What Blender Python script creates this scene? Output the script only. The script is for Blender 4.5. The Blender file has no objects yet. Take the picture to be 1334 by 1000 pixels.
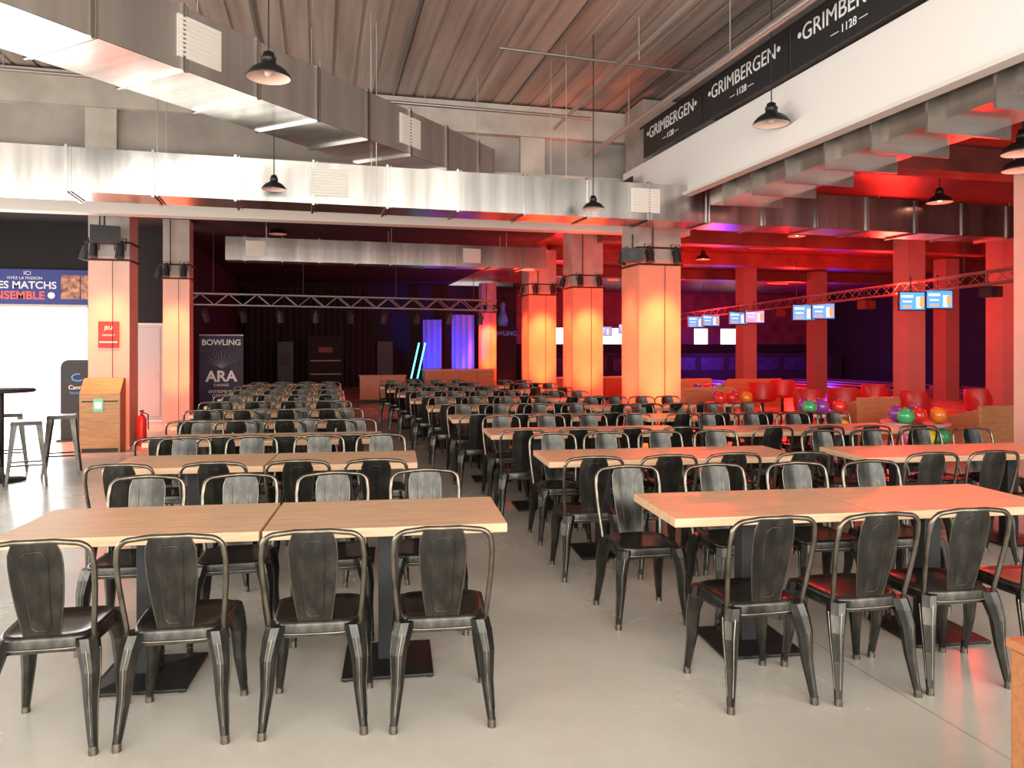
import bpy, math, random
from mathutils import Vector, Matrix
random.seed(7)
scene = bpy.context.scene
PI = math.pi

# ------------------------------------------------------------------ materials
def new_mat(name):
    m = bpy.data.materials.new(name); m.use_nodes = True
    nt = m.node_tree
    return m, nt, nt.nodes['Principled BSDF']

def mat(name, col, rough=.5, metal=0., emit=None, es=0., noise=0., nscale=5., stretch=(1,1,1), bump=0., col2=None, coat=0.):
    m, nt, b = new_mat(name)
    b.inputs['Base Color'].default_value = (*col, 1)
    b.inputs['Roughness'].default_value = rough
    b.inputs['Metallic'].default_value = metal
    if coat: b.inputs['Coat Weight'].default_value = coat
    if emit:
        b.inputs['Emission Color'].default_value = (*emit, 1)
        b.inputs['Emission Strength'].default_value = es
    if noise > 0 or col2 or bump:
        tc = nt.nodes.new('ShaderNodeTexCoord'); mp = nt.nodes.new('ShaderNodeMapping')
        mp.inputs['Scale'].default_value = stretch
        n = nt.nodes.new('ShaderNodeTexNoise'); n.inputs['Scale'].default_value = nscale
        n.inputs['Detail'].default_value = 6
        nt.links.new(tc.outputs['Object'], mp.inputs['Vector']); nt.links.new(mp.outputs[0], n.inputs['Vector'])
        r = nt.nodes.new('ShaderNodeValToRGB')
        r.color_ramp.elements[0].position = .32; r.color_ramp.elements[1].position = .68
        c2 = col2 if col2 else tuple(max(0, c*(1-noise)) for c in col)
        r.color_ramp.elements[0].color = (*c2, 1); r.color_ramp.elements[1].color = (*col, 1)
        nt.links.new(n.outputs['Fac'], r.inputs['Fac']); nt.links.new(r.outputs['Color'], b.inputs['Base Color'])
        if bump:
            bp = nt.nodes.new('ShaderNodeBump'); bp.inputs['Strength'].default_value = bump
            bp.inputs['Distance'].default_value = .02
            nt.links.new(n.outputs['Fac'], bp.inputs['Height']); nt.links.new(bp.outputs[0], b.inputs['Normal'])
    return m

def floor_mat():
    m, nt, b = new_mat('polished_concrete')
    tc = nt.nodes.new('ShaderNodeTexCoord')
    n = nt.nodes.new('ShaderNodeTexNoise'); n.inputs['Scale'].default_value = .7; n.inputs['Detail'].default_value = 9; n.inputs['Roughness'].default_value=.62
    n2 = nt.nodes.new('ShaderNodeTexNoise'); n2.inputs['Scale'].default_value = 60; n2.inputs['Detail'].default_value = 3
    r = nt.nodes.new('ShaderNodeValToRGB')
    r.color_ramp.elements[0].position=.3; r.color_ramp.elements[0].color=(.44,.42,.365,1)
    r.color_ramp.elements[1].position=.7; r.color_ramp.elements[1].color=(.60,.575,.505,1)
    mx = nt.nodes.new('ShaderNodeMixRGB'); mx.blend_type='MULTIPLY'; mx.inputs['Fac'].default_value=.15
    br = nt.nodes.new('ShaderNodeTexBrick'); br.inputs['Scale'].default_value=1.0
    br.inputs['Brick Width'].default_value=5.5; br.inputs['Row Height'].default_value=5.5; br.inputs['Mortar Size'].default_value=.006
    br.offset=0
    br.inputs['Color1'].default_value=(1,1,1,1); br.inputs['Color2'].default_value=(.97,.97,.97,1); br.inputs['Mortar'].default_value=(.72,.7,.66,1)
    mp=nt.nodes.new('ShaderNodeMapping'); mp.inputs['Location'].default_value=(2.9,3.3,0)
    mx2 = nt.nodes.new('ShaderNodeMixRGB'); mx2.blend_type='MULTIPLY'; mx2.inputs['Fac'].default_value=1
    L=nt.links.new
    L(tc.outputs['Object'],n.inputs['Vector']); L(tc.outputs['Object'],n2.inputs['Vector']); L(tc.outputs['Object'],mp.inputs['Vector']); L(mp.outputs[0],br.inputs['Vector'])
    L(n.outputs['Fac'],r.inputs['Fac']); L(r.outputs['Color'],mx.inputs[1]); L(n2.outputs['Color'],mx.inputs[2])
    L(mx.outputs[0],mx2.inputs[1]); L(br.outputs['Color'],mx2.inputs[2]); L(mx2.outputs[0],b.inputs['Base Color'])
    rr=nt.nodes.new('ShaderNodeMapRange'); rr.inputs['To Min'].default_value=.16; rr.inputs['To Max'].default_value=.36
    L(n.outputs['Fac'],rr.inputs['Value']); L(rr.outputs[0],b.inputs['Roughness'])
    return m

def wood_mat(name, c1, c2, rough=.45):
    m, nt, b = new_mat(name)
    tc = nt.nodes.new('ShaderNodeTexCoord'); mp = nt.nodes.new('ShaderNodeMapping')
    mp.inputs['Scale'].default_value=(1.2,14,14)
    oi = nt.nodes.new('ShaderNodeObjectInfo')
    ad = nt.nodes.new('ShaderNodeVectorMath'); ad.operation='ADD'
    n = nt.nodes.new('ShaderNodeTexNoise'); n.inputs['Scale'].default_value=3; n.inputs['Detail'].default_value=8; n.inputs['Distortion'].default_value=.6
    r = nt.nodes.new('ShaderNodeValToRGB')
    r.color_ramp.elements[0].position=.3; r.color_ramp.elements[0].color=(*c1,1)
    r.color_ramp.elements[1].position=.7; r.color_ramp.elements[1].color=(*c2,1)
    L=nt.links.new
    mul=nt.nodes.new('ShaderNodeMath'); mul.operation='MULTIPLY'; mul.inputs[1].default_value=37
    L(oi.outputs['Random'],mul.inputs[0])
    L(tc.outputs['Object'],ad.inputs[0]); L(mul.outputs[0],ad.inputs[1]); L(ad.outputs[0],mp.inputs['Vector'])
    L(mp.outputs[0],n.inputs['Vector']); L(n.outputs['Fac'],r.inputs['Fac']); L(r.outputs['Color'],b.inputs['Base Color'])
    b.inputs['Roughness'].default_value=rough
    return m

def ceiling_mat():
    m, nt, b = new_mat('corrugated_steel')
    tc = nt.nodes.new('ShaderNodeTexCoord'); mp = nt.nodes.new('ShaderNodeMapping'); mp.inputs['Scale'].default_value=(5,.22,1)
    n = nt.nodes.new('ShaderNodeTexNoise'); n.inputs['Scale'].default_value=1.5; n.inputs['Detail'].default_value=7
    r = nt.nodes.new('ShaderNodeValToRGB')
    r.color_ramp.elements[0].position=.3; r.color_ramp.elements[0].color=(.27,.21,.175,1)
    r.color_ramp.elements[1].position=.75; r.color_ramp.elements[1].color=(.50,.415,.36,1)
    L=nt.links.new
    L(tc.outputs['Object'],mp.inputs['Vector']); L(mp.outputs[0],n.inputs['Vector']); L(n.outputs['Fac'],r.inputs['Fac']); L(r.outputs['Color'],b.inputs['Base Color'])
    b.inputs['Roughness'].default_value=.42; b.inputs['Metallic'].default_value=.25
    return m

def duct_mat(name='galvanised_steel',c1=(.36,.35,.33),c2=(.70,.69,.66),metal=1.,r0=.20,r1=.30):
    m, nt, b = new_mat(name)
    L=nt.links.new
    tc = nt.nodes.new('ShaderNodeTexCoord'); mp = nt.nodes.new('ShaderNodeMapping'); mp.inputs['Scale'].default_value=(1.5,.02,.10)
    n = nt.nodes.new('ShaderNodeTexNoise'); n.inputs['Scale'].default_value=1.3; n.inputs['Detail'].default_value=4; n.inputs['Roughness'].default_value=.6
    mp2 = nt.nodes.new('ShaderNodeMapping'); mp2.inputs['Scale'].default_value=(1,.1,.3)
    n2 = nt.nodes.new('ShaderNodeTexNoise'); n2.inputs['Scale'].default_value=1.2; n2.inputs['Detail'].default_value=0
    r = nt.nodes.new('ShaderNodeValToRGB')
    r.color_ramp.elements[0].position=.36; r.color_ramp.elements[0].color=(*c1,1)
    r.color_ramp.elements[1].position=.64; r.color_ramp.elements[1].color=(*c2,1)
    bp=nt.nodes.new('ShaderNodeBump'); bp.inputs['Strength'].default_value=.25; bp.inputs['Distance'].default_value=.04
    mr=nt.nodes.new('ShaderNodeMapRange'); mr.inputs['To Min'].default_value=r0; mr.inputs['To Max'].default_value=r1
    L(tc.outputs['Object'],mp.inputs['Vector']); L(mp.outputs[0],n.inputs['Vector']); L(tc.outputs['Object'],mp2.inputs['Vector']); L(mp2.outputs[0],n2.inputs['Vector'])
    L(n.outputs['Fac'],r.inputs['Fac']); L(r.outputs['Color'],b.inputs['Base Color'])
    L(n2.outputs['Fac'],bp.inputs['Height']); L(bp.outputs[0],b.inputs['Normal'])
    L(n.outputs['Fac'],mr.inputs['Value']); L(mr.outputs[0],b.inputs['Roughness'])
    b.inputs['Metallic'].default_value=metal
    return m

def chair_mat():
    m, nt, b = new_mat('distressed_gunmetal')
    tc = nt.nodes.new('ShaderNodeTexCoord'); mp=nt.nodes.new('ShaderNodeMapping'); mp.inputs['Scale'].default_value=(1,1,.35)
    n = nt.nodes.new('ShaderNodeTexNoise'); n.inputs['Scale'].default_value=22; n.inputs['Detail'].default_value=6; n.inputs['Roughness'].default_value=.6
    r = nt.nodes.new('ShaderNodeValToRGB')
    r.color_ramp.elements[0].position=.45; r.color_ramp.elements[0].color=(.034,.033,.030,1)
    r.color_ramp.elements[1].position=.95; r.color_ramp.elements[1].color=(.11,.098,.075,1)
    L=nt.links.new
    L(tc.outputs['Object'],mp.inputs['Vector']); L(mp.outputs[0],n.inputs['Vector']); L(n.outputs['Fac'],r.inputs['Fac']); L(r.outputs['Color'],b.inputs['Base Color'])
    b.inputs['Metallic'].default_value=.8; b.inputs['Roughness'].default_value=.26
    return m

M = {}
M['floor']=floor_mat(); M['ceil']=ceiling_mat(); M['duct']=duct_mat(); M['chair']=chair_mat()
M['ductd']=duct_mat('galvanised_steel_shaded',(.24,.215,.19),(.34,.31,.275),.45,.3,.4)  # darker steel copy; shade of the duct's side face put into the colour
M['ductm']=duct_mat('galvanised_steel_dull',(.30,.27,.245),(.48,.44,.40),.9)
M['worn']=mat('worn_bronze_edge',(.19,.168,.13),.26,.9,noise=.55,nscale=14)
M['wood']=wood_mat('oak_top',(.50,.31,.18),(.68,.45,.28),.36)
M['wood2']=wood_mat('orange_oak',(.38,.165,.065),(.54,.27,.115))
M['wood3']=wood_mat('russet_wood',(.30,.11,.04),(.42,.17,.07))
M['conc']=mat('column_concrete',(.40,.35,.31),.8,noise=.2,nscale=3,bump=.15)
M['paint']=mat('column_orange_light_tint',(.62,.24,.15),.7,noise=.12,nscale=3,bump=.1)  # orange wash of the column lights put into the base colour
M['lit_tint_l']=mat('column_salmon_light_tint',(.62,.36,.28),.7,noise=.10,nscale=3,bump=.1)  # paler pink wash of light put into the base colour
M['rose']=mat('rose_column',(.34,.17,.15),.7,noise=.12,nscale=3,bump=.1)  # even rose base colour for the plain columns
M['conc_l']=mat('beam_concrete',(.56,.51,.44),.85,noise=.3,nscale=2,bump=.15)
M['conc_d']=mat('shaded_concrete',(.40,.365,.32),.85,noise=.35,nscale=1.5)  # concrete darkened to give the shadow on the upper wall
M['white']=mat('white_fabric',(.72,.69,.66),.7)
M['slab']=mat('white_edge',(.62,.58,.53),.6)
M['black']=mat('matte_black',(.012,.012,.013),.55)
M['blackm']=mat('black_metal',(.02,.02,.02),.4,.5)
M['dark']=mat('dark_wall',(.012,.010,.010),.85,noise=.3,nscale=2)
M['darkred']=mat('mezzanine_soffit',(.20,.055,.042),.40,noise=.45,nscale=2)
M['grey']=mat('door_grey',(.50,.43,.41),.5)
M['steel']=mat('pipe_steel',(.55,.53,.5),.35,.8)
M['steeld']=mat('truss_steel',(.30,.29,.28),.4,.8)
M['banner']=mat('banner_blue',(.03,.04,.22),.6)
M['purple']=mat('banner_purple',(.03,.02,.06),.6,noise=.5,nscale=4,col2=(.008,.008,.02))
M['red']=mat('red_plastic',(.55,.025,.02),.35)
M['redp']=mat('poster_red',(.20,.02,.015),.6)
M['txt']=mat('white_print',(.75,.75,.75),.6)
M['txtr']=mat('red_print',(.85,.12,.08),.6)
M['blue']=mat('logo_blue',(.05,.3,.8),.5)
M['skin']=mat('photo_print',(.75,.35,.2),.6,col2=(.08,.03,.03),nscale=9)
M['green']=mat('green_label',(.2,.55,.3),.5)
M['lampin']=mat('lamp_enamel',(.75,.55,.45),.4)
M['bulb']=mat('bulb_glow',(1,.85,.6),.5,emit=(1,.75,.45),es=8)
M['screen']=mat('tv_picture',(.1,.3,.7),.3,emit=(.10,.40,.85),es=1.1)
M['screenw']=mat('tv_caption',(.9,.9,.9),.3,emit=(.9,.9,.9),es=1.0)
M['screeno']=mat('tv_colour',(.9,.4,.2),.3,emit=(.95,.35,.12),es=1.0)
M['neon']=mat('cyan_neon',(.2,.9,1),.3,emit=(.12,.75,1),es=3)
M['glowred']=mat('red_reflection',(1,.1,.05),.3,emit=(1,.05,.02),es=3)  # glow colour of red reflections, not a lamp
M['curtain']=mat('stage_drape',(.25,.25,.3),.8)
M['cream']=mat('grille_cream',(.62,.60,.54),.6)
BALLC={'g':(.05,.55,.2),'r':(.8,.05,.04),'o':(.9,.3,.03),'y':(.85,.75,.05),'p':(.3,.08,.5),'b':(.05,.15,.6),'k':(.8,.15,.35)}
for k,c in BALLC.items(): M['ball_'+k]=mat('bowling_ball_'+k,c,.12,coat=.6,noise=.3,nscale=12)

# ------------------------------------------------------------------ mesh builder
class B:
    def __init__(s): s.v=[];s.f=[];s.mi=[];s.sm=[];s.mats=[]
    def m(s,key):
        if key not in s.mats: s.mats.append(key)
        return s.mats.index(key)
    def add(s,vs,fs,key,smooth=False,T=None):
        o=len(s.v); k=s.m(key)
        for p in vs:
            p=Vector(p)
            if T is not None: p=T@p
            s.v.append(tuple(p))
        for f in fs: s.f.append(tuple(i+o for i in f)); s.mi.append(k); s.sm.append(smooth)
    def box(s,c,d,key,rz=0.,T=None,ry=0.,rx=0.):
        x,y,z=[a/2 for a in d]
        vs=[(-x,-y,-z),(x,-y,-z),(x,y,-z),(-x,y,-z),(-x,-y,z),(x,-y,z),(x,y,z),(-x,y,z)]
        R=Matrix.Translation(c)@Matrix.Rotation(rz,4,'Z')@Matrix.Rotation(ry,4,'Y')@Matrix.Rotation(rx,4,'X')
        if T is not None: R=T@R
        s.add(vs,[(0,3,2,1),(4,5,6,7),(0,1,5,4),(1,2,6,5),(2,3,7,6),(3,0,4,7)],key,False,R)
    def bx(s,x0,x1,y0,y1,z0,z1,key): s.box(((x0+x1)/2,(y0+y1)/2,(z0+z1)/2),(abs(x1-x0),abs(y1-y0),abs(z1-z0)),key)
    def sections(s,secs,key,smooth=False,cap=True,closed=False):
        n=len(secs[0]); vs=[p for q in secs for p in q]; fs=[]
        m=len(secs)
        for i in range(m if closed else m-1):
            a=i*n; b=((i+1)%m)*n
            for j in range(n):
                k=(j+1)%n; fs.append((a+j,a+k,b+k,b+j))
        s.add(vs,fs,key,smooth)
        if cap and not closed:
            s.add(secs[0],[tuple(reversed(range(n)))],key); s.add(secs[-1],[tuple(range(n))],key)
    def tube(s,pts,r,key,n=8,closed=False,smooth=True,r1=None):
        pts=[Vector(p) for p in pts]; m=len(pts); secs=[]
        up=None
        for i,p in enumerate(pts):
            if closed: t=pts[(i+1)%m]-pts[i-1]
            else: t=pts[min(i+1,m-1)]-pts[max(i-1,0)]
            t.normalize()
            if up is None:
                up=Vector((0,0,1)) if abs(t.z)<.9 else Vector((1,0,0))
            a=t.cross(up)
            if a.length<1e-4: a=t.cross(Vector((0,1,0)))
            a.normalize(); b=a.cross(t).normalized(); up=b
            rr=r if r1 is None else r+(r1-r)*i/(m-1)
            secs.append([tuple(p+a*math.cos(2*PI*j/n)*rr+b*math.sin(2*PI*j/n)*rr) for j in range(n)])
        s.sections(secs,key,smooth,closed=closed)
    def cyl(s,p0,p1,r,key,n=16,r1=None): s.tube([p0,p1],r,key,n,r1=r1)
    def lathe(s,prof,key,c=(0,0,0),n=24,cap=False):
        secs=[[(c[0]+r*math.cos(2*PI*j/n),c[1]+r*math.sin(2*PI*j/n),c[2]+z) for j in range(n)] for r,z in prof]
        s.sections(secs,key,True,cap=cap)
    def sphere(s,c,r,key,n=20):
        s.lathe([(max(r*math.sin(PI*i/12),1e-4),-r*math.cos(PI*i/12)) for i in range(13)],key,c,n)
    def mesh(s,name):
        me=bpy.data.meshes.new(name); me.from_pydata(s.v,[],s.f)
        for k in s.mats: me.materials.append(M[k])
        for i,p in enumerate(me.polygons): p.material_index=s.mi[i]; p.use_smooth=s.sm[i]
        me.update(); return me
    def obj(s,name,loc=(0,0,0),rz=0.,bevel=0,parent=None):
        return place(name,s.mesh(name),loc,rz,bevel,parent)
def place(name,me,loc=(0,0,0),rz=0.,bevel=0,parent=None):
    o=bpy.data.objects.new(name,me); scene.collection.objects.link(o)
    o.location=loc; o.rotation_euler=(0,0,rz)
    if parent: o.parent=parent
    if bevel:
        md=o.modifiers.new('bevel','BEVEL'); md.width=bevel; md.segments=2; md.limit_method='ANGLE'
    return o
def empty(name,loc,rz=0.):
    o=bpy.data.objects.new(name,None); scene.collection.objects.link(o); o.location=loc; o.rotation_euler=(0,0,rz); o.empty_display_size=.1; return o
def text(body,name,loc,size,key,parent=None,rot=(PI/2,0,0),align='CENTER',bold=0.):
    cu=bpy.data.curves.new(name,'FONT'); cu.body=body; cu.size=size; cu.extrude=.002; cu.align_x=align; cu.offset=bold
    cu.materials.append(M[key])
    o=bpy.data.objects.new(name,cu); scene.collection.objects.link(o); o.location=loc; o.rotation_euler=rot
    if parent: o.parent=parent
    return o

# ------------------------------------------------------------------ room shell
CE=5.8; YU=13.0
b=B(); b.bx(-8,26,-3,18,-.1,0,'floor'); b.bx(-3.1,26,18,36,-.1,0,'floor'); b.obj('floor')
b=B(); x=-8.0; prof=[]
while x<26:
    prof+= [(x,CE),(x+.26,CE),(x+.265,CE+.022),(x+.315,CE+.022),(x+.32,CE)]; x+=.33
vs=[];fs=[]
for i,(px,pz) in enumerate(prof): vs+=[(px,-3,pz),(px,YU+.3,pz)]
for i in range(len(prof)-1): fs.append((2*i,2*i+1,2*i+3,2*i+2))
b.add(vs,fs,'ceil'); b.bx(-8,26,-3,YU+.3,CE+.08,CE+.2,'dark'); b.obj('ceiling')
b=B()
for xx in range(-7,26,2): b.bx(xx+.16,xx+.20,-3,YU,CE-.03,CE-.002,'steeld')
b.obj('trim_ceiling_joints')
b=B(); b.bx(-8,5.6,YU,YU+.25,3.85,CE,'conc_d'); b.bx(-8,14,YU-.18,YU,5.25,CE-.035,'conc_l'); b.bx(-8,5.5,YU-.12,YU,4.15,4.62,'conc_l')
for xx in (-6.2,-3.25,.8,3.6): b.bx(xx-.22,xx+.22,YU-.1,YU,4.62,5.25,'conc_l')
b.obj('wall_back_upper')
b=B(); b.bx(-8,6.5,YU-.3,YU-.02,3.62,3.8,'slab'); b.obj('trim_slab_edge')
b=B(); b.bx(-8,5.25,YU+.25,36,4.2,4.3,'dark'); b.obj('ceiling_hall')
b=B(); b.bx(5.25,26,-3,36,4.35,4.55,'darkred'); b.obj('ceiling_mezzanine')
b=B()
for yy in (1.5,5.2,8.9,12.6,16.5,20.5,25): b.bx(6.2,26,yy-.2,yy+.2,4.0,4.349,'darkred')
b.obj('trim_mezzanine_beams')
b=B(); b.bx(5.18,5.25,-3,YU-.35,3.84,4.64,'white'); b.bx(5.10,5.25,-3,YU-.35,3.80,3.84,'slab'); b.obj('trim_mezzanine_fascia')
b=B(); y0,y1=18,18.2
b.bx(-8,-7.4,y0,y1,0,4.2,'dark'); b.bx(-4.75,-3.1,y0,y1,2.12,4.2,'dark'); b.bx(-7.4,-4.75,y0,y1,2.5,4.2,'dark')
b.bx(-4.75,-4.0,y0,y1,0,2.12,'conc'); b.bx(-3.28,-3.1,y0,y1,0,2.12,'conc'); b.obj('wall_back_left')
b=B(); b.bx(-3.98,-3.30,y0-.0,y0+.06,0.005,2.10,'grey'); b.bx(-3.92,-3.36,y0-.015,y0-.001,.1,2.02,'grey')
b.cyl((-3.42,y0-.06,1.0),(-3.52,y0-.06,1.0),.012,'steel'); b.cyl((-3.42,y0-.06,1.0),(-3.42,y0-.01,1.0),.012,'steel'); b.bx(-3.99,-3.29,y0-.02,y0,2.08,2.12,'slab')
b.obj('door_1',bevel=.004)
b=B()
for xx in (-7.38,-4.78): b.bx(xx-.025,xx+.025,y0+.05,y0+.1,0,2.5,'slab')
b.bx(-7.4,-4.75,y0+.05,y0+.1,2.44,2.5,'slab'); b.obj('window_1')
b=B(); b.bx(-3.2,-3.1,18.2,32,0,4.2,'dark'); b.obj('wall_hall_left')
b=B(); b.bx(-3.2,8.2,32,32.2,0,4.2,'dark'); b.obj('wall_back_hall')
b=B(); yb=36
b.bx(8.2,26,yb-.1,yb,0,1.75,'dark'); b.bx(8.2,26,yb-.1,yb,2.55,4.35,'darkred')
for a,c in ((8.2,11.2),(12.9,13.6),(15.4,18.6),(19.4,20.1),(22,26)): b.bx(a,c,yb-.1,yb,1.75,2.55,'darkred')
b.bx(8.1,8.2,32.2,36,0,4.35,'dark'); b.obj('wall_back_right')
b=B(); b.bx(26,26.2,-3,36,0,CE,'dark'); b.obj('wall_right')
b=B(); b.bx(-8.2,-8,-3,18,0,.3,'conc'); b.bx(-8.2,-8,-3,18,3.6,CE,'conc')
for yy in (-3,1,5,9,13,17.4): b.bx(-8.2,-8,yy,yy+.5,.3,3.6,'conc')
b.obj('wall_left')
b=B(); b.bx(-8,26,-3.2,-3,4.9,CE,'conc')
for xx in (-8,-4,0,4,8,12,16): b.bx(xx,xx+.15,-3.2,-3,0,4.9,'blackm')
b.bx(16,26,-3.2,-3,0,4.9,'dark'); b.obj('wall_front')

# ------------------------------------------------------------------ columns
def par_can(b,p,rz,tilt=.5):
    T=Matrix.Translation(p)@Matrix.Rotation(rz,4,'Z')@Matrix.Rotation(tilt,4,'X')
    def tp(q): return tuple(T@Vector(q))
    b.cyl(tp((0,0,.10)),tp((0,0,-.12)),.06,'black',14,r1=.07)
    b.cyl(tp((0,0,.16)),tp((0,0,.10)),.035,'black',10)
    b.tube([tp((-.08,0,.0)),tp((-.08,0,.2)),tp((.08,0,.2)),tp((.08,0,.0))],.008,'black',6,smooth=False)
def column(X,Y,w,h,light=True,z=3.05,d=None,paint=None):
    b=B(); d=d or w
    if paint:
        b.bx(-w/2,w/2,-d/2,d/2,0,z,paint); b.bx(-w/2,w/2,-d/2,d/2,z,h,'conc')  # lower shaft tinted with its light wash, bare concrete above
    else: b.bx(-w/2,w/2,-d/2,d/2,0,h,'rose')
    if light:
        q=w/2+.03
        for zz in (z-.06,z+.22):
            b.tube([(-q,-q,zz),(q,-q,zz),(q,q,zz),(-q,q,zz)],.018,'black',6,closed=True,smooth=False)
        for xx in (-w*.32,w*.32): par_can(b,(xx,-q-.10,z+.08),0,-.25)
        par_can(b,(-q-.10,0,z+.08),PI/2,.25)
        b.cyl((-w*.2,-q-.02,z+.2),(-w*.2,-q-.02,h),.012,'black',6)
        b.cyl((w*.1,-q-.005,z-.06),(w*.1,-q-.005,.1),.005,'blackm',6)
    b.obj('column',(X,Y,0))
cols=[(-3.27,13.75,.6,4.19),(-2.83,17.0,.5,4.19),(5.57,12.35,.76,4.34),(6.06,17.3,.74,4.34),(5.75,20.0,.75,4.19),(6.6,30.5,.6,4.19)]
for (X,Y,w,h) in cols: column(X,Y,w,h,paint='paint' if X>0 else 'lit_tint_l')
b=B(); b.bx(-.38,.38,-.38,.38,4.56,CE-.04,'conc'); b.obj('column',(5.64,12.35,0))
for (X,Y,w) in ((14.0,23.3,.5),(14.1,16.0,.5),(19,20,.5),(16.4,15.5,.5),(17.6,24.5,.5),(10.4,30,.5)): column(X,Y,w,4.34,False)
b=B(); b.bx(-.325,.325,-.325,.325,0,3.99,'lit_tint_l'); b.obj('column',(8.13,6.9,0))

# ------------------------------------------------------------------ ducts
def duct(name,p0,p1,w,z0,z1,seam=1.0,grilles=(),phase=.5,fl=.025,key='duct',top=None,side=None):
    a=Vector((p0[0],p0[1],0)); c=Vector((p1[0],p1[1],0)); L=(c-a).length; rz=math.atan2(c.y-a.y,c.x-a.x)
    b=B(); h=z1-z0; u=(c-a)/L
    b.box((L/2,0,h/2),(L,w,h),key)
    if side: b.box((L/2,-w/2-.003,h/2),(L-.02,.006,h-.01),side)  # thin skin coloured as the shaded side
    t=phase*seam
    while t<L:
        b.box((t,0,h/2),(.03,w+2*fl,h+2*fl),key)
        b.box((t+.045,0,h/2),(.01,w+1.2*fl,h+1.2*fl),key)
        t+=seam
    for g,gw in grilles:
        b.box((g,-w/2-.014,h*.52),(gw,.02,h*.66),'cream')
        for i in range(9): b.box((g,-w/2-.03,h*.24+i*h*.07),(gw-.06,.012,.022),'cream',rx=.5)
    t=.8
    while t<L:
        X=a.x+u.x*t
        H=(top if top else (4.0 if X>5.0 else CE-.01))-z0
        for s in (-1,1):
            if H>h: b.cyl((t,s*(w/2+.02),h),(t,s*(w/2+.02),H),.006,'steel',5)
        t+=2.6
    return b.obj(name,(a.x,a.y,z0),rz)
duct('air_duct',(-7.9,10.1),(16,10.85),.62,3.42,3.94,.93,[(8.0,.5),(12.4,.45)],.4)
duct('air_duct',(-5.54,3.74),(2.4,12.45),.94,4.20,4.80,.9,[(6.03,.5),(9.45,.46)],.5,side='ductd')
duct('air_duct',(-1.9,17.0),(5.05,17.25),.5,3.40,3.88,.75,[(.6,.4),(5.2,.4)],.5,top=4.19,key='ductm')
duct('air_duct',(5.74,-2.5),(5.74,9.9),.72,3.62,3.95,.72,[],.5,.10,key='ductm',top=4.34)

b=B(); b.cyl((4.6,-1,4.95),(4.6,12.7,4.98),.045,'steel',12)
for yy in (2,5,8,11): b.cyl((4.6,yy,4.98),(4.6,yy,CE-.04),.008,'steel',6)
b.obj('metal_pipe')
b=B(); b.cyl((-6,11.2,5.2),(4.2,11.6,5.25),.025,'steeld',10); b.cyl((3.9,2,5.35),(3.9,12.6,5.35),.03,'steel',10); b.cyl((2.2,9.5,5.4),(5.1,9.7,5.4),.018,'steeld',10)
for p in ((3.9,4),(3.9,9),(0,11.43),(-4,11.3)): b.cyl((p[0],p[1],5.22),(p[0],p[1],CE-.04),.008,'steel',6)
b.obj('sprinkler_pipe')

e=empty('brewery_banner',(5.10,0,0))
b=B()
segs=[(11.55,9.6),(9.55,7.6),(7.55,5.6),(5.55,3.6),(3.55,1.6)]
for a,c in segs: b.bx(-.012,.012,c,a,4.66,5.16,'black')
b.cyl((0,1.4,5.18),(0,11.7,5.18),.02,'blackm',8)
b.obj('cloth',parent=e)
for a,c in segs:
    text('\u2022GRIMBERGEN\u2022','lettering',(-.016,(a+c)/2,4.92),.25,'txt',e,(PI/2,0,-PI/2))
    text('\u2014 1128 \u2014','lettering_year',(-.016,(a+c)/2,4.76),.12,'txt',e,(PI/2,0,-PI/2))
e=empty('brewery_banner',(4.98,0,0)); b=B(); b.bx(-.012,.012,11.75,12.75,4.0,4.4,'black'); b.cyl((0,11.75,4.4),(0,12.75,4.4),.012,'blackm',8); b.obj('cloth',parent=e)
text('GRIMBERGEN','lettering',(-.016,12.25,4.18),.14,'txt',e,(PI/2,0,-PI/2))

# ------------------------------------------------------------------ pendant lamps
def pendant(X,Y,z,top,lit=False,s=1.):
    b=B()
    prof=[(.20,0),(.205,.012),(.195,.03),(.16,.075),(.11,.11),(.07,.125),(.065,.17),(.07,.175),(.07,.19),(.055,.195),(.05,.235),(.02,.25),(.0005,.255)]
    b.lathe([(r*s,q*s) for r,q in prof],'blackm')
    b.lathe([(.198*s,.003*s),(.15*s,.07*s),(.10*s,.10*s),(.0005,.11*s)],'lampin')
    b.sphere((0,0,.055*s),.04*s,'bulb' if lit else 'lampin',12)
    b.cyl((0,0,.25*s),(0,0,top-z),.007,'black',6)
    b.obj('pendant_lamp',(X,Y,z))
def UU(x,y,d):
    l=(x-667)/1000*d
    return (l*.9701+d*.2425,-l*.2425+d*.9701,1.6+d*(452-y)/1000)
for (x,y,d,top,lit,s) in ((350,102,7.1,CE,False,1),(1005,162,8.7,CE,False,1),(357,247,9.3,4.20,False,.72),(773,272,10.3,CE,False,.72),(1224,264,12,4.35,True,.95),(1038,308,18,4.35,True,1),(670,322,20,4.2,False,1),(362,305,17,4.2,False,1),(515,340,22,4.2,False,1),(916,338,21,4.35,True,1),(1332,222,8.4,4.35,False,1),(1334,200,7.6,4.35,False,1),(905,272,14,4.35,False,.8)):
    p=UU(x,y,d); pendant(p[0],p[1],p[2],top-.01,lit,s)

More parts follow.
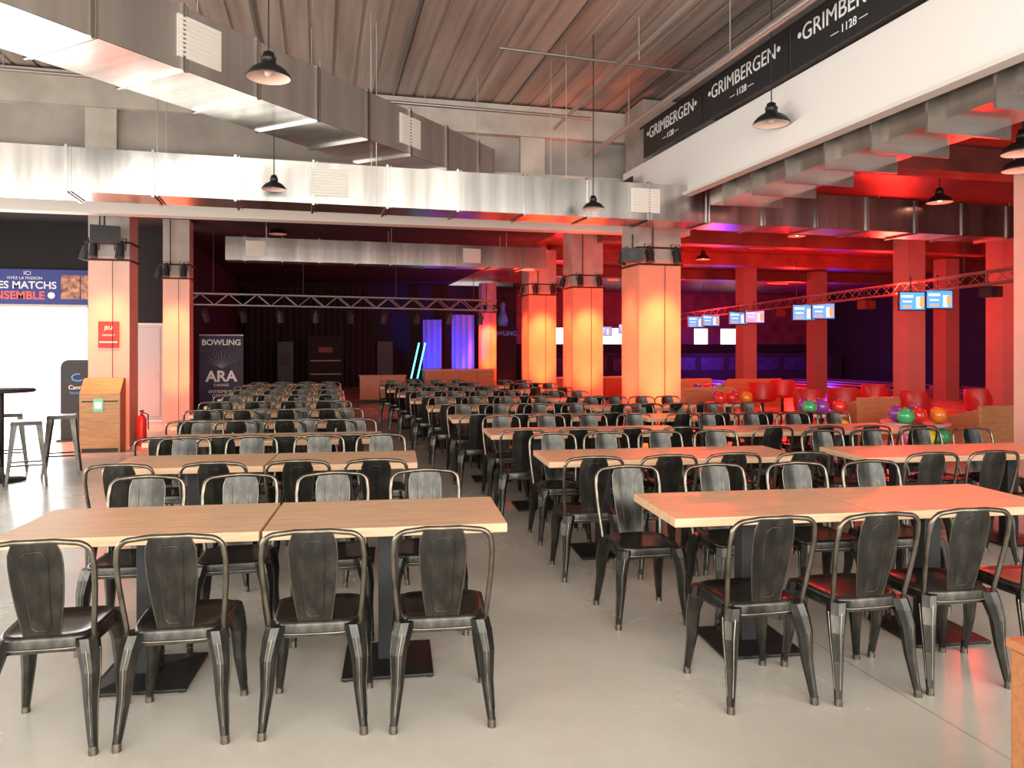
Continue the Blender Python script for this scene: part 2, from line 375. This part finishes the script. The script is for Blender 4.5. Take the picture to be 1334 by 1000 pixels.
# ------------------------------------------------------------------ dining chair
def chair_mesh():
    b=B()
    def outline(sx,sy,z,n=32,p=.42):
        r=[]
        for i in range(n):
            a=2*PI*i/n; cx=math.cos(a); sy_=math.sin(a)
            x=sx*math.copysign(abs(cx)**p,cx); y=sy*math.copysign(abs(sy_)**p,sy_)
            x*=1+.06*(y/sy if sy else 0)
            r.append((x,y,z))
        return r
    rings=[(.02,.447),(.6,.445),(.85,.450),(.95,.457),(1.0,.452),(1.02,.44),(1.025,.405)]
    b.sections([outline(.182*s,.182*s,z) for s,z in rings],'chair',True,cap=False)
    b.sections([outline(.182*s,.182*s,z) for s,z in ((1.02,.407),(.9,.41),(.02,.41))],'chair',True,cap=False)
    b.tube(outline(.186,.186,.405),.006,'worn',6,closed=True)
    for sx in (-1,1):
        for sy in (-1,1):
            top=Vector((sx*.158,sy*.155,.44)); bot=Vector((sx*.205,sy*(.20 if sy>0 else .235),.02))
            secs=[]
            for t,w in ((0,.085),(.12,.082),(.3,.068),(.6,.050),(.9,.036),(1,.031)):
                c=top.lerp(bot,t); bow=.012*math.sin(PI*min(t*1.6,1)); c.x+=sx*bow; c.y+=sy*bow
                h=w/2; k=w*.3
                secs.append([(c.x+q[0],c.y+q[1],c.z) for q in ((h,-h+k),(h,h-k),(h-k,h),(-h+k,h),(-h,h-k),(-h,-h+k),(-h+k,-h),(h-k,-h))])
            b.sections(secs,'chair',False)
            for fx,fy in ((1,0),(0,1)):
                pts=[]
                for t,w in ((.1,.082),(.3,.068),(.6,.05),(.88,.036)):
                    c=top.lerp(bot,t); bow=.012*math.sin(PI*min(t*1.6,1)); c.x+=sx*bow; c.y+=sy*bow
                    pts.append((c.x+sx*fx*(w/2-.001),c.y+sy*fy*(w/2-.001),c.z))
                b.tube(pts,.0045,'worn',6)
            b.cyl((bot.x,bot.y,0),(bot.x,bot.y,.035),.019,'worn',10,r1=.017)
    for sy in (-1,1): b.box((0,sy*.15,.40),(.30,.02,.035),'chair')
    pts=[]
    def yb(z): return -.165-(z-.44)*.22
    P=[(.183,.40),(.187,.46),(.196,.55),(.205,.66),(.207,.74),(.202,.785)]
    for i in range(1,7):
        a=i/6*PI/2; P.append((.202-.062*(1-math.cos(a)),.785+.055*math.sin(a)))
    P.append((.07,.848))
    for x,z in P: pts.append((x,yb(z) ,z))
    pts.append((0,yb(.85)-.012,.85))
    full=pts+[(-x,y,z) for x,y,z in reversed(pts[:-1])]
    b.tube(full,.0115,'worn',8)
    nu,nt=9,10
    def sp(u,t,off):
        z=.435+t*.408
        w=.064+.034*math.sin(min(t/.82,1)*PI/2) - (.02*max(0,(t-.82)/.18)**2)
        y=yb(z)-.014*(1-u*u)*t-.004+off
        if abs(u)<.5 and .12<t<.93: y-=.005
        return (u*w,y,z)
    for off in (.0015,-.0015):
        g=[sp(-1+2*i/(nu-1),j/(nt-1),off) for j in range(nt) for i in range(nu)]
        fs=[(j*nu+i,j*nu+i+1,(j+1)*nu+i+1,(j+1)*nu+i) for j in range(nt-1) for i in range(nu-1)]
        b.add(g,fs,'chair',True)
    for sgn in (-1,1): b.tube([sp(sgn,j/(nt-1),0) for j in range(nt)],.003,'worn',5)
    L=[(-.5,.15),(-.5,.85),(-.3,.92),(.3,.92),(.5,.85),(.5,.15),(.3,.1),(-.3,.1)]
    b.tube([sp(u,t,-.001) for u,t in L],.003,'chair',5,closed=True)
    return b.mesh('dining_chair')
CH=chair_mesh()

def table_mesh(w,dp=.66):
    b=B()
    b.box((0,0,.738),(w,dp,.044),'wood')
    b.box((0,0,.708),(.42,.42,.014),'blackm')
    b.box((0,0,.36),(.10,.10,.69),'black')
    b.box((0,0,.011),(.44,.44,.016),'blackm'); 
    s0=[(-.2,-.2,.019),(.2,-.2,.019),(.2,.2,.019),(-.2,.2,.019)]; s1=[(-.06,-.06,.035),(.06,-.06,.035),(.06,.06,.035),(-.06,.06,.035)]
    b.sections([s0,s1],'blackm')
    for x in (-.2,.2):
        for y in (-.2,.2): b.cyl((x,y,0),(x,y,.006),.02,'black',8)
    return b.mesh('dining_table')
TM={}
def table(X,Y,rz,w):
    k=round(w,2)
    if k not in TM: TM[k]=table_mesh(k)
    place('dining_table',TM[k],(X,Y,0),rz,.004)
def row(x0,y0,w,rz=-.095,n=2,offs=None,far=True,near=True):
    D=.66; cr,sr=math.cos(rz),math.sin(rz)
    def L(u,v): return (x0+u*cr-v*sr, y0+u*sr+v*cr)
    for i in range(n):
        p=L(w*(i+.5)+.004*i,D/2); table(p[0],p[1],rz,w-.006)
    W=w*n; m=2*n
    for side in (0,1):
        if (side==0 and not near) or (side==1 and not far): continue
        for i in range(m):
            j=random.uniform(-.02,.02); u=W*(i+.5)/m+j
            if offs and side in offs: u=offs[side][i]
            v=-.15+random.uniform(-.03,.02) if side==0 else D+.15+random.uniform(-.02,.03)
            p=L(u,v); place('dining_chair',CH,(p[0],p[1],0),rz*.7+(0 if side==0 else PI)+random.uniform(-.05,.05))
TR=[(-1.40,3.78,1.14),(-1.46,5.80,1.08),(-1.52,7.30,1.03),(-1.54,8.75,1.0),(-1.58,10.15,.98),(-1.6,11.6,.98),(-1.6,13.1,.98),(-1.6,14.6,.98),(-1.6,16.1,.98)]
for i,(x0,y0,w) in enumerate(TR):
    row(x0,y0,w,offs={0:[.36,.86,1.42,1.95],1:[.33,.87,1.40,1.93]} if i==0 else None)
RR=[(1.68,3.45,1.07),(1.62,5.38,1.0),(1.58,7.15,1.0),(1.48,8.8,1.0),(1.42,10.4,1.0),(1.36,11.95,1.0),(1.3,13.5,1.0),(1.25,15.0,1.0),(1.2,16.5,1.0)]
for i,(x0,y0,w) in enumerate(RR):
    row(x0,y0,w,offs={0:[.29,.80,1.29,1.80],1:[.10,.68,1.22,1.75]} if i==0 else None)
SR=[(4.02,5.0,1.0),(3.90,6.80,1.0),(3.75,8.4,1.0),(3.65,9.9,.8)]
for (x0,y0,w) in SR: row(x0,y0,w)
row(3.55,11.5,.8,n=1); row(3.7,14.2,1.0,n=1); row(3.7,15.9,.9,n=1)

# ------------------------------------------------------------------ left side things
def bar_stool(X,Y,rz):
    b=B()
    b.box((0,0,.74),(.30,.30,.02),'chair'); b.box((0,0,.72),(.31,.31,.03),'chair')
    for sx in (-1,1):
        for sy in (-1,1): 
            secs=[]
            for t,w in ((0,.06),(.5,.04),(1,.026)):
                c=Vector((sx*.12,sy*.12,.73)).lerp(Vector((sx*.2,sy*.2,.0)),t); h=w/2
                secs.append([(c.x-h,c.y-h,c.z),(c.x+h,c.y-h,c.z),(c.x+h,c.y+h,c.z),(c.x-h,c.y+h,c.z)])
            b.sections(secs,'chair')
    r=.175
    b.tube([(-r,-r,.25),(r,-r,.25),(r,r,.25),(-r,r,.25)],.01,'chair',6,closed=True,smooth=False)
    b.obj('bar_stool',(X,Y,0),rz)
b=B(); b.lathe([(.001,1.06),(.36,1.06),(.38,1.075),(.36,1.10),(.001,1.10)],'black'); b.cyl((0,0,.02),(0,0,1.06),.045,'black',14); b.lathe([(.27,0),(.27,.02),(.08,.04),(.045,.08)],'black')
b.obj('bar_table',(-3.72,10.4,0)); 
for (x,y,rz) in ((-3.30,10.0,.3),(-3.15,10.75,.2),(-3.72,9.75,-.1),(-4.2,10.0,.6),(-3.9,11.2,.3)): bar_stool(x,y,rz)

b=B(); b.box((0,0,.45),(.56,.36,.90),'wood2')
b.add([(-.28,-.18,.9),(.28,-.18,.9),(.28,.18,.9),(-.28,.18,.9),(-.28,.18,1.12),(.28,.18,1.12),(-.28,.05,1.12),(.28,.05,1.12)],[(0,1,7,6),(6,7,5,4),(2,3,4,5),(1,2,5,7),(0,6,4,3)],'wood2')
b.box((0,-.185,.78),(.5,.01,.02),'black'); b.box((-.02,-.186,.72),(.14,.01,.2),'green'); b.box((-.02,-.192,.72),(.1,.005,.1),'txt'); b.box((0,-.184,.04),(.5,.01,.06),'black')
b.obj('wooden_kiosk',(-3.23,12.95,0),.0,.004)
e=empty('contest_poster',(-3.27,13.435,1.80)); b=B(); b.box((0,0,0),(.30,.02,.42),'redp'); b.box((0,-.011,-.12),(.26,.004,.02),'txt'); b.obj('sheet',parent=e)
text('JEU','print',(0,-.014,.08),.08,'txt',e); text('concours','print_small',(0,-.014,-.02),.05,'txt',e)
e=empty('info_sign_stand',(-4.02,14.6,0)); b=B(); out=[]
W,H,R=.27,1.38,.12
for cx,cz,a0 in ((W-R,H-R,0),(-W+R,H-R,PI/2),(-W+.03,.05,PI),(W-.03,.05,1.5*PI)):
    rr=R if cz>.5 else .03
    for i in range(5): a=a0+i/4*PI/2; out.append((cx+rr*math.cos(a),cz+rr*math.sin(a)))
b.sections([[(x,-.04,z) for x,z in out],[(x,.04,z) for x,z in out]],'black'); b.box((0,0,.015),(.6,.35,.03),'black')
b.obj('panel',parent=e)
b=B(); b.tube([(.09*math.cos(a*.4),-.046,1.08+.06*math.sin(a*.4)) for a in range(3,15)],.014,'blue',6); b.obj('logo',parent=e)
text('Cannes','print',(0,-.045,.88),.1,'txt',e); text('boutique','print_small',(0,-.045,.80),.07,'blue',e)
e=empty('match_banner',(-5.85,17.93,0)); b=B(); b.box((0,0,2.86),(2.5,.03,.72),'banner')
b.box((.76,-.02,2.86),(.36,.01,.5),'skin'); b.box((1.08,-.02,2.86),(.24,.01,.5),'skin'); b.cyl((.4,-.02,2.68),(.4,-.03,2.68),.07,'txt',12); b.obj('cloth',parent=e)
text('ICI','print_a',(-.05,-.02,3.10),.12,'txt',e); text('VIVEZ LA PASSION','print_b',(-.1,-.02,3.01),.08,'txt',e)
text('LES MATCHS','print_c',(-.1,-.02,2.82),.21,'txt',e,bold=.004); text('ENSEMBLE','print_d',(-.25,-.02,2.60),.23,'txtr',e,bold=.006)
e=empty('rollup_banner',(-2.30,19.6,0)); b=B(); b.box((0,0,.98),(1.0,.02,1.8),'purple'); b.box((0,0,.04),(1.04,.2,.08),'steel'); b.cyl((-.5,0,1.89),(.5,0,1.89),.018,'steel',8)
for i in range(9):
    a=math.radians(30+15*i); b.tube([(0,-.014,1.1),(.4*math.cos(a),-.014,1.1+.4*math.sin(a))],.012,'curtain',5,r1=.003)
b.cyl((0,.1,.08),(0,.03,1.88),.01,'steel',6); b.obj('panel',parent=e)
text('BOWLING','print_a',(0,-.02,1.65),.19,'txt',e,bold=.004); text('ARA','print_b',(0,-.02,.78),.36,'txt',e,bold=.01); text('CANNES','print_c',(0,-.02,.66),.09,'txt',e); text('ENTREPRISES\nCOMITES','print_d',(0,-.02,.5),.1,'txt',e)
b=B(); b.lathe([(.001,0),(.07,.0),(.075,.03),(.075,.42),(.05,.48),(.02,.5),(.02,.54)],'red'); b.box((0,0,.56),(.04,.14,.02),'black'); b.tube([(0,.03,.54),(.09,.03,.5),(.1,0,.25)],.01,'black',6); b.obj('fire_extinguisher',(-2.82,13.6,0))
def speaker(X,Y,z,rz,s=.3):
    b=B(); b.add([(-s/2,-s*.4,0),(s/2,-s*.4,0),(s*.35,s*.4,0),(-s*.35,s*.4,0),(-s/2,-s*.4,s*.6),(s/2,-s*.4,s*.6),(s*.35,s*.4,s*.6),(-s*.35,s*.4,s*.6)],[(0,3,2,1),(4,5,6,7),(0,1,5,4),(1,2,6,5),(2,3,7,6),(3,0,4,7)],'black')
    b.cyl((0,.05,s*.6),(0,.05,s*.6+.25),.015,'black',6); b.cyl((0,s*.3,s*.3),(0,s*.75,s*.3),.015,'black',6)
    b.cyl((0,-s*.4,s*.3),(0,-s*.42,s*.3),s*.2,'blackm',16)
    b.obj('loudspeaker',(X,Y,z),rz)
speaker(-3.25,13.12,3.22,.3,.42); speaker(4.98,11.75,3.0,-.4,.35); 

# ------------------------------------------------------------------ hall behind
def truss(name,p0,p1,s=.24,step=.3,hang=None,r=.018,key='steeld'):
    a=Vector(p0);c=Vector(p1);t=(c-a).normalized();L=(c-a).length
    sd=t.cross(Vector((0,0,1))).normalized(); up=Vector((0,0,1)); b=B()
    K=[a+sd*s/2,a-sd*s/2,a+sd*s/2+up*s,a-sd*s/2+up*s]
    for k in K: b.cyl(tuple(k),tuple(k+t*L),r,key,6)
    n=int(L/step)
    for i in range(n):
        q0=t*(i*L/n);q1=t*((i+1)*L/n); fl=i%2
        for (u,v) in ((0,2),(1,3),(0,1),(2,3)):
            if fl:u,v=v,u
            b.cyl(tuple(K[u]+q0),tuple(K[v]+q1),r*.5,key,4)
    if hang:
        for f in (.08,.35,.65,.92):
            q=a+t*L*f; b.cyl((q.x,q.y,q.z+s),(q.x,q.y,hang),.01,'black',5)
    return b.obj(name)
truss('lighting_truss',(-2.9,18.3,2.55),(4.3,18.9,2.52),.25,.3,4.19)
b=B()
for i in range(9): par_can(b,(-2.5+i*.8,18.4+i*.06,2.29),random.uniform(-.5,.5),random.uniform(.2,.6))
b.obj('stage_spotlights')
truss('lighting_truss',(11.5,10.0,2.74),(15.3,35,2.74),.22,.35,3.99)
truss('lighting_truss',(11.5,10.0,2.74),(11.2,4.0,2.74),.22,.35,3.99)
def tv(X,Y,z,s=.62,rz=-.15):
    e=empty('hanging_television',(X,Y,z),rz); b=B()
    b.box((0,0,0),(s,.05,s*.68),'black'); b.box((0,-.028,0),(s*.94,.004,s*.6),'screen'); b.box((-s*.2,-.032,s*.16),(s*.42,.003,s*.08),'screenw'); b.box((s*.22,-.032,-.03),(s*.18,.003,s*.40),'screenw'); b.box((s*.34,-.034,-.02),(s*.16,.003,s*.36),'screeno')
    b.box((-s*.2,-.032,-s*.02),(s*.34,.003,s*.05),'screenw'); b.box((-s*.2,-.034,-s*.2),(s*.3,.003,s*.08),'screeno')
    b.cyl((0,.04,0),(0,.04,.5),.015,'black',6); b.obj('panel',parent=e)
for (x,y,d) in ((1188,392,15.6),(1223,390,15.6),(1047,407,20.8),(1072,405,20.8),(907,419,29),(926,417,28),(962,414,25.5),(983,412,25),(788,431,36),(815,428,35)):
    p=UU(x,y,d); 
    if p[1]<34.5: tv(p[0],p[1],p[2],.58 if d<16 else .66)
for (x,y,d) in ((1290,380,14.5),(1128,397,18),(1013,408,23),(880,413,30)):
    p=UU(x,y,d); speaker(p[0],p[1],p[2]-.1,.2,.34)
def counter(name,X,Y,w,d,h,rz=0,key='wood2',top='wood'):
    b=B(); b.box((0,0,h/2-.02),(w,d,h-.04),key); b.box((0,0,h-.02),(w+.06,d+.06,.04),top); b.box((0,-d/2-.004,.05),(w,.01,.1),'black')
    for i in range(1,int(w/.6)): b.box((-w/2+i*.6,-d/2-.003,h/2),(.01,.008,h-.1),'black')
    b.obj(name,(X,Y,0),rz,.004)
counter('wooden_bar_counter',-1.0,24,2.6,.5,.5,key='wood3'); counter('wooden_bar_counter',1.75,22.5,1.3,.5,.8,key='wood3',top='wood3'); counter('reception_desk',4.6,26,2.4,.6,.85,key='wood2')
counter('wooden_bar_counter',7.9,22,2.8,.5,.7,.1,key='wood3'); 
b=B(); b.box((0,0,1.0),(1.3,.4,2.0),'dark'); b.box((0,-.21,.6),(1.1,.01,.04),'wood3'); b.box((0,-.21,1.1),(1.1,.01,.04),'wood3'); b.box((0,-.21,1.5),(.5,.01,.2),'redp'); b.obj('back_bar_cabinet',(.2,29.5,0))
for i,(x,y) in enumerate(((-1.2,28.5),(2.2,27.5))):
    b=B(); b.box((0,0,.9),(.55,.5,1.8),'black'); b.box((0,-.26,1.2),(.42,.02,.5),'purple',rx=-.1); b.box((0,-.3,.85),(.5,.2,.05),'blackm'); b.obj('arcade_machine',(x,y,0),.05,.01)
def drape(name,X,Y,w,h,rz=0,key='curtain'):
    b=B(); n=int(w*20)
    vs=[];fs=[]
    for i in range(n+1):
        x=-w/2+w*i/n; y=.06*math.sin(i*1.3)+.02*math.sin(i*3.1)
        vs+=[(x,y,.02),(x,y*.6,h)]
    for i in range(n): fs.append((2*i,2*i+2,2*i+3,2*i+1))
    b.add(vs,fs,key,True); b.cyl((-w/2,0,h),(w/2,0,h),.02,'black',6); b.obj(name,(X,Y,0),rz)
drape('stage_curtain',4.35,30.5,.75,2.7); drape('stage_curtain',5.55,30.3,.9,2.9); drape('stage_curtain',-.5,31.3,4.6,3.9,0,'dark')
b=B()
for o in (0,.22): b.cyl((o,0,.5),(o+.28,0,1.75),.028,'neon',10)
b.box((.2,0,.25),(.8,.3,.5),'black'); b.obj('neon_light_sculpture',(3.1,27,0))
e=empty('bowling_sign',(7.55,31.85,0)); 
b=B(); b.bx(-.6,.6,.0,.05,0.01,4.0,'dark'); b.obj('panel',parent=e)
text('BOWLING','print',(0,-.02,2.1),.26,'blue',e,bold=.01)
b=B(); b.lathe([(.001,0),(.18,.0),(.26,.25),(.12,.6),(.1,.75),(.13,.9),(.08,1.02),(.001,1.05)],'blue',(0,-.0,2.5)); b.obj('pin',parent=e)

# ------------------------------------------------------------------ bowling lounge on the right
def ball_rack(X,Y,cols,rz=0,low=()):
    b=B(); 
    b.cyl((0,0,.0),(0,0,.5),.07,'blackm',12); b.lathe([(.3,0),(.3,.03),(.1,.06),(.07,.1)],'blackm',n=20)
    b.lathe([(.001,.47),(.42,.47),(.46,.50),(.46,.53),(.42,.51),(.001,.505)],'grey')
    if low: b.lathe([(.07,.17),(.42,.17),(.46,.20),(.46,.23),(.42,.21),(.07,.205)],'grey')
    for i,c in enumerate(cols): b.sphere((-.28+.28*i,-.14+.08*(i%2),.628),.118,'ball_'+c)
    for i,c in enumerate(('p','b')): b.sphere((-.12+.3*i,.22,.628),.118,'ball_'+c)
    for i,c in enumerate(low): b.sphere((-.26+.26*i,-.26+.05*abs(i-1),.33),.118,'ball_'+c)
    b.obj('bowling_ball_rack',(X,Y,0),rz)
ball_rack(8.30,9.3,['g','r','o'],0,['k','y','g']); ball_rack(7.95,11.0,['g','p','r'],0,['r','o','y']); ball_rack(7.7,13.4,['r','r','o']); ball_rack(8.7,16.2,['b','r','g'])
def lounge(X,Y,rz,key='red'):
    b=B(); 
    b.lathe([(.24,0),(.24,.02),(.04,.05),(.03,.36)],'blackm',n=16)
    rows=[]
    for j,(z,r) in enumerate(((.38,.05),(.38,.24),(.42,.29),(.55,.31),(.72,.32),(.80,.31))):
        rows.append([(r*math.cos(a),r*math.sin(a)*.9,z if j<3 else z*(1 if math.sin(a)>-.2 else .8)) for a in [2*PI*i/20 for i in range(20)]])
    b.sections(rows[:3],key,True,cap=False)
    vs=[];fs=[]
    for row_ in rows[2:]:
        vs+=[row_[i%20] for i in range(-1,12)]
    for j in range(3):
        for i in range(12): fs.append((j*13+i,j*13+i+1,(j+1)*13+i+1,(j+1)*13+i))
    b.add(vs,fs,key,True); b.obj('lounge_chair',(X,Y,0),rz)
for (x,y,r) in ((8.9,12.6,.2),(9.8,12.8,-.2),(10.4,11.6,.4),(7.6,16.6,0),(8.0,17.8,.1),(11.5,14,.3),(9.6,15.3,0),(10.9,16.5,0),(12.2,12.0,.4)): lounge(x,y,r)
def booth(X,Y,w,rz,h=.76):
    b=B(); b.box((0,.0,.19),(w,.55,.38),'wood2'); b.box((0,-.02,.41),(w-.04,.5,.07),'red'); b.box((0,.27,h/2),(w,.07,h),'wood2')
    for s in (-1,1): 
        b.add([(s*w/2-.03,-.28,0),(s*w/2+.03,-.28,0),(s*w/2+.03,.3,0),(s*w/2-.03,.3,0),(s*w/2-.03,-.28,.56),(s*w/2+.03,-.28,.56),(s*w/2+.03,.3,h-.04),(s*w/2-.03,.3,h-.04)],[(0,3,2,1),(4,5,6,7),(0,1,5,4),(1,2,6,5),(2,3,7,6),(3,0,4,7)],'wood2')
    b.obj('booth_bench',(X,Y,0),rz,.008)
for (x,y,w,r) in ((9.75,9.3,1.2,.0),(9.1,11.3,.8,.0),(7.9,14.9,1.2,0),(6.6,13.9,.4,.3),(9.2,19,2,0),(11.2,18.5,1.6,0)): booth(x,y,w,r+PI,.95 if w==.4 else .76)
b=B(); b.box((0,0,.33),(.5,.4,.66),'wood3'); b.box((0,0,.68),(.52,.42,.03),'wood3'); b.box((0,-.205,.33),(.4,.01,.5),'wood3'); b.obj('wooden_planter_box',(2.315,1.72,0),-.1,.006)
b=B()
b.bx(10,25.5,33.5,34.2,0.02,1.3,'dark')
for i in range(10): b.bx(10.2+i*1.5,11.4+i*1.5,33.47,33.5,.5,1.1,'purple')
b.obj('bowling_pinsetter_front')
b=B()
for i in range(9): b.bx(11.3+i*1.5,12.35+i*1.5,25.2,33.4,.01,.05,'wood'); b.bx(12.4+i*1.5,12.65+i*1.5,25.2,33.4,.01,.08,'black')
b.obj('bowling_lanes')
b=B()
random.seed(3)
for i in range(44):
    xx=random.uniform(10,24); yy=random.choice((17.5,18.7,21.6,22.8,26.3,27.6,29)); Ln=random.uniform(.4,1.1)
    b.bx(xx,xx+Ln,yy,yy+.04,4.29,4.33,'glowred')  # glowing bars stand in for thin red reflections on the soffit
b.obj('red_reflection_strips')

# ------------------------------------------------------------------ lights
def area(name,loc,rot,sx,sy,e,col,spread=PI):
    l=bpy.data.lights.new(name,'AREA'); l.shape='RECTANGLE'; l.size=sx; l.size_y=sy; l.energy=e; l.color=col; l.spread=spread
    o=bpy.data.objects.new(name,l); scene.collection.objects.link(o); o.location=loc; o.rotation_euler=rot; return o
def spot(name,loc,target,e,col,ang=1.2,blend=.6,size=.05):
    l=bpy.data.lights.new(name,'SPOT'); l.energy=e; l.color=col; l.spot_size=ang; l.spot_blend=blend; l.shadow_soft_size=size
    o=bpy.data.objects.new(name,l); scene.collection.objects.link(o); o.location=loc
    o.rotation_euler=(Vector(target)-Vector(loc)).to_track_quat('-Z','Y').to_euler(); return o
def point(name,loc,e,col,size=.1):
    l=bpy.data.lights.new(name,'POINT'); l.energy=e; l.color=col; l.shadow_soft_size=size
    o=bpy.data.objects.new(name,l); scene.collection.objects.link(o); o.location=loc; return o
area('window_daylight_front',(0,-2.9,2.5),(PI/2,0,0),15,4.4,1450,(1,.955,.885))
area('window_daylight_left',(-7.9,7,2.0),(0,-PI/2,0),3.2,17,780,(1,.955,.89))
area('window_daylight_far',(-6,17.9,1.3),(-PI/2,0,0),2.6,2.3,120,(1,.98,.95))
for (X,Y,w,h) in cols:
    right=X>0
    c=(1,.17,.05)
    en=1500 if right else 750
    spot('column_spotlight',(X,Y-w/2-.7,3.05),(X,Y-w/2+.1,.9),en,c,1.15,1.0,.12)
    spot('column_spotlight_side',(X-w/2-.7,Y,3.05),(X-w/2+.1,Y,.9),en*.8,(1,.09,.03),1.15,1.0,.12)
    spot('column_low_fill',(X,Y-w/2-.55,.1),(X,Y-w/2+.1,2.2),en*.45,c,1.1,1.0,.1)  # added low fill without a fixture, evens the wash on the shaft
    spot('column_low_fill_side',(X-w/2-.55,Y,.1),(X-w/2+.1,Y,2.2),en*.4,(1,.09,.03),1.1,1.0,.1)  # same added fill for the side face
RED=(1,.02,.012)
for (x,y,z,e) in ((9,9,2.8,100),(12,14,2.8,300),(10,18.5,2.8,420),(15,18,2.8,560),(17,12.5,2.9,380),(19,28,2.8,700),(13,27,2.8,600),(8.2,26,3.0,200),(6.8,15,3.0,120),(7.5,6.2,2.2,70),(5,18.7,3.2,80)):
    point('red_ambience_lamp',(x,y,z),e,RED,.25)
for (x,y,z,e) in ((18,32,1.2,220),(22,30,1.2,240),(10.2,31,2.2,40)): point('blue_lamp',(x,y,z),e,(.005,.04,1),.3)
spot('blue_stage_lamp',(4.3,29.2,.15),(4.35,30.5,1.6),700,(.003,.04,1),1.2,.9,.1); spot('blue_stage_lamp',(5.5,29.0,.15),(5.55,30.3,1.6),900,(.003,.04,1),1.2,.9,.1)
w=bpy.data.worlds.new('sky_daylight'); scene.world=w; w.use_nodes=True
bg=w.node_tree.nodes['Background']; bg.inputs[0].default_value=(1,.98,.95,1); bg.inputs[1].default_value=2.2

# ------------------------------------------------------------------ camera
cam=bpy.data.cameras.new('camera'); co=bpy.data.objects.new('camera',cam); scene.collection.objects.link(co)
cam.sensor_width=36; cam.lens=36*1000/1334; cam.shift_y=-48/1334
co.location=(0,0,1.6); co.rotation_euler=(PI/2,0,-math.radians(14.04)); cam.clip_start=.05; cam.clip_end=200
scene.camera=co
try:
    scene.view_settings.view_transform='Standard'; scene.view_settings.look='None'; scene.view_settings.exposure=0.0
except Exception as ex: print(ex)
